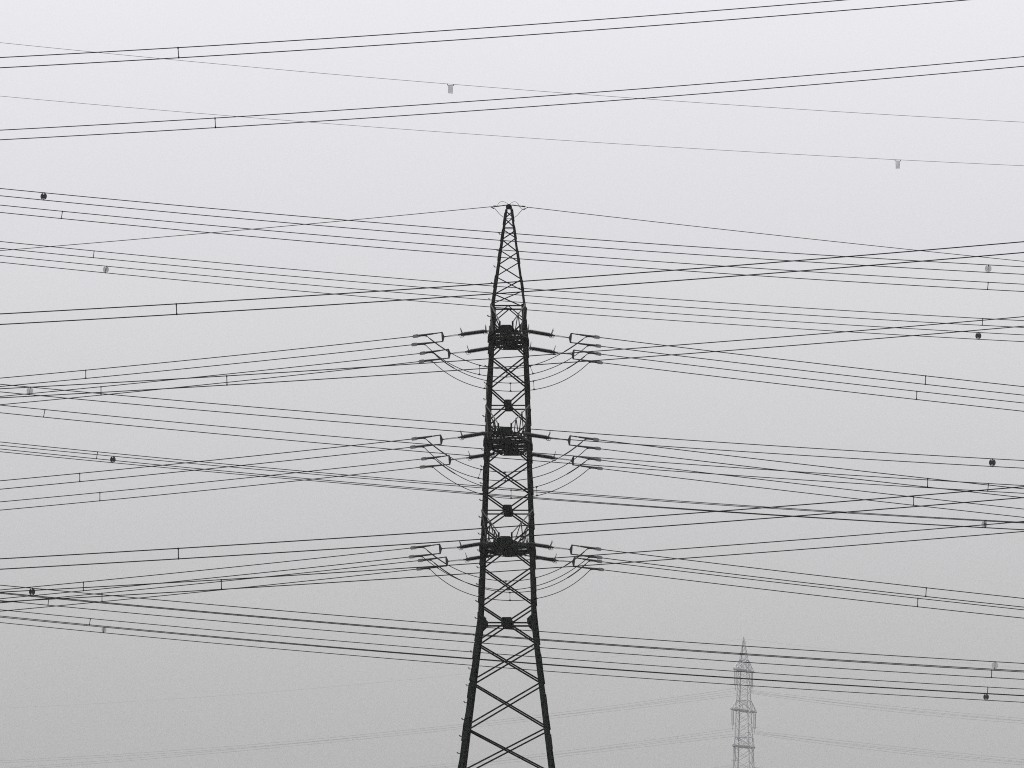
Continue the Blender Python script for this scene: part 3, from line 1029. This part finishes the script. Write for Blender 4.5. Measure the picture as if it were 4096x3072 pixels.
HANG = {}
for lv, y0, Ln, yh, yl in DARM:
    z0, zh = zD(y0), zD(yh)
    h, hh = hd(z0), hd(zh)
    for ca, cb, nin in FACES:
        member('horizontal_strut', far, cD(ca, zh), cD(cb, zh), .16, (0, 0, 1), 'bar', 'fogged_zinc')
    # round plates on the tie bar
    for t in (-.38, .38):
        plate('round_plate', far, [(.17 * math.cos(k * math.pi / 5), .2 * math.sin(k * math.pi / 5)) for k in range(10)], .06, (t * hh * 1.2, -hh - .12, zh - .12), (1, 0, 0), (0, 0, 1), 'fogged_zinc_dark')
    for s in (-1, 1):
        bb = []
        for sx in (-1, 1):
            bb.append((Vector((sx * h, s * h, z0)), Vector((sx * .28, s * Ln, z0)), .26))
        arm = joined('crossarm', far, bb, 'fogged_zinc_dark')
        webs = []
        for sx in (-1, 1):
            r0, t0 = Vector((sx * hh, s * hh, zh)), Vector((sx * .25, s * Ln, z0 + .25))
            member('hanger', arm, r0, t0, .11, (0, 0, 1), 'bar', 'fogged_zinc')
            n = 3
            for i in range(n):
                q = (i + .5) / n
                cpt = Vector((sx * (h + (.28 - h) * (i + 1) / n), s * (h + (Ln - h) * (i + 1) / n), z0))
                cp0 = Vector((sx * (h + (.28 - h) * i / n), s * (h + (Ln - h) * i / n), z0))
                webs.append((r0.lerp(t0, q), cp0, .06))
                webs.append((r0.lerp(t0, q), cpt, .06))
        for i in range(8):
            q0, q1 = i / 8, (i + 1) / 8
            sx = 1 if i % 2 else -1
            webs.append((Vector((sx * (h + (.28 - h) * q0), s * (h + (Ln - h) * q0), z0)), Vector((-sx * (h + (.28 - h) * q1), s * (h + (Ln - h) * q1), z0)), .12))
        joined('web', arm, webs, 'fogged_zinc', 'stuff')
        # double hanging insulator string
        tip = far_world((0, s * (Ln - .15), z0 - .1))
        root = empty('hanging_insulator', tip)
        root.rotation_euler = (0, 0, PHI)
        tag(root, 'hanging double insulator of the foggy pylon\'s %s crossarm, %s' % (lv, TIP[s]), 'insulator', 'double insulators of the foggy pylon')
        ln = 2.72
        for t in (-.14, .14):
            prof, rad = [], []
            for k in range(23):
                prof += [Vector((t, 0, -.1 - ln * k / 23)), Vector((t, 0, -.1 - ln * (k + .5) / 23))]
                rad += [.07, .105]
            tube('insulator', root, prof, .08, 'fogged_zinc_dark', 6, radii=rad)
        tube('yoke', root, [Vector((-.62, 0, -ln + .08)), Vector((.62, 0, -ln + .08))], .035, 'fogged_zinc_dark', 6)
        tube('yoke', root, [Vector((-.17, 0, -ln - .15)), Vector((.17, 0, -ln - .15))], .06, 'fogged_zinc_dark', 6)
        tube('suspension_rod', root, [Vector((0, 0, -ln - .1)), Vector((0, 0, -ln - .98))], .045, 'fogged_zinc_dark', 6)
        HANG[(lv, s)] = far_world((0, s * (Ln - .15), z0 - .1 - ln - .75))

# its cables: each lies in the upright plane along the line through its insulator
LD = Vector((math.cos(PHI), math.sin(PHI), 0))
ND = Vector((-math.sin(PHI), math.cos(PHI), 0))
DSP = {  # sag seen in the photo on either side: pixel, pixels below the insulator's foot (upper wire)
    'top': ([(1000, 225), (1500, 180), (2600, 49)], [(3100, 17), (3660, 81), (4096, 120)]),
    'middle': ([(1780, 143), (2278, 89), (2600, 45)], [(3100, 16), (3660, 82), (4096, 124)]),
    'bottom': ([(1780, 143), (2278, 89), (2600, 45)], [(3100, 16), (3660, 82), (4096, 124)]),
}


def project(p):
    d = p - CAM
    return W / 2 + F * d.dot(rgt) / d.dot(fwd), H / 2 - F * d.dot(upv) / d.dot(fwd)


for (lv, s), foot in HANG.items():
    fx, fy = project(foot)
    root = empty('twin_cable', foot)
    tag(root, 'faint twin cable hung from the foggy pylon\'s %s crossarm, %s' % (lv, TIP[s]), 'cable', 'faint cables of the foggy pylon')
    for dz in (.0, -.42):
        for side, xe in ((0, -700), (1, 5000)):
            pts = [(fx, fy)] * 4 + [(x, fy + d) for x, d in DSP[lv][side]]
            pl = lambda x, y: PP(x, y, foot, ND) + Vector((0, 0, dz))
            ln, fn = wire_pts(pts, pl, fx, xe, 36)
            k = ln[0]
            ln[0] = foot + Vector((0, 0, dz))
            tube('conductor', root, ln, .022, 'fogged_cable', 5, off=Vector(foot))
            if dz == 0 and lv != 'bottom':
                for xs in ((2710, 2608, 1315, 40) if side == 0 else (3660, 4036)):
                    xs += 95 * (s > 0)
                    a = fn(xs)
                    tube('spacer', root, [a, a - Vector((0, 0, .42))], .02, 'fogged_cable', 5, off=Vector(foot))
tipw = far_world((0, 0, zD(2555)))
root = empty('earth_wire', tipw)
tag(root, 'very faint single wire over the tip of the foggy pylon', 'cable')
for pts, xe in (([(2972, 2554.5)] * 4 + [(1500, 2732), (1000, 2773.6), (0, 2833)], -700), ([(2972, 2554.5)] * 4 + [(3400, 2606), (4096, 2672)], 5000)):
    ln, _ = wire_pts(pts, lambda x, y: PP(x, y, tipw, ND), 2972, xe, 36)
    ln[0] = tipw
    tube('wire', root, ln, .012, 'fogged_cable', 5, off=Vector(tipw))

# ------------------------------------------------------------------ fog
v, f = prism_data([(-2500, -2500), (2500, -2500), (2500, 2500), (-2500, 2500)], -2.5, 78.0)
me = mesh_from('haze', v, f, None)
hm = bpy.data.materials.new('pale_fog')
hm.use_nodes = True
t = hm.node_tree
t.nodes.clear()
ho = N(t, 'ShaderNodeOutputMaterial')
pv = N(t, 'ShaderNodeVolumePrincipled')
pv.inputs['Color'].default_value = (0.93, 0.93, 0.94, 1)
pv.inputs['Density'].default_value = HAZE_DENSITY
pv.inputs['Anisotropy'].default_value = 0.0
L(t, pv.outputs[0], ho.inputs['Volume'])
me.materials.append(hm)
tag(link('haze', me), kind='stuff')
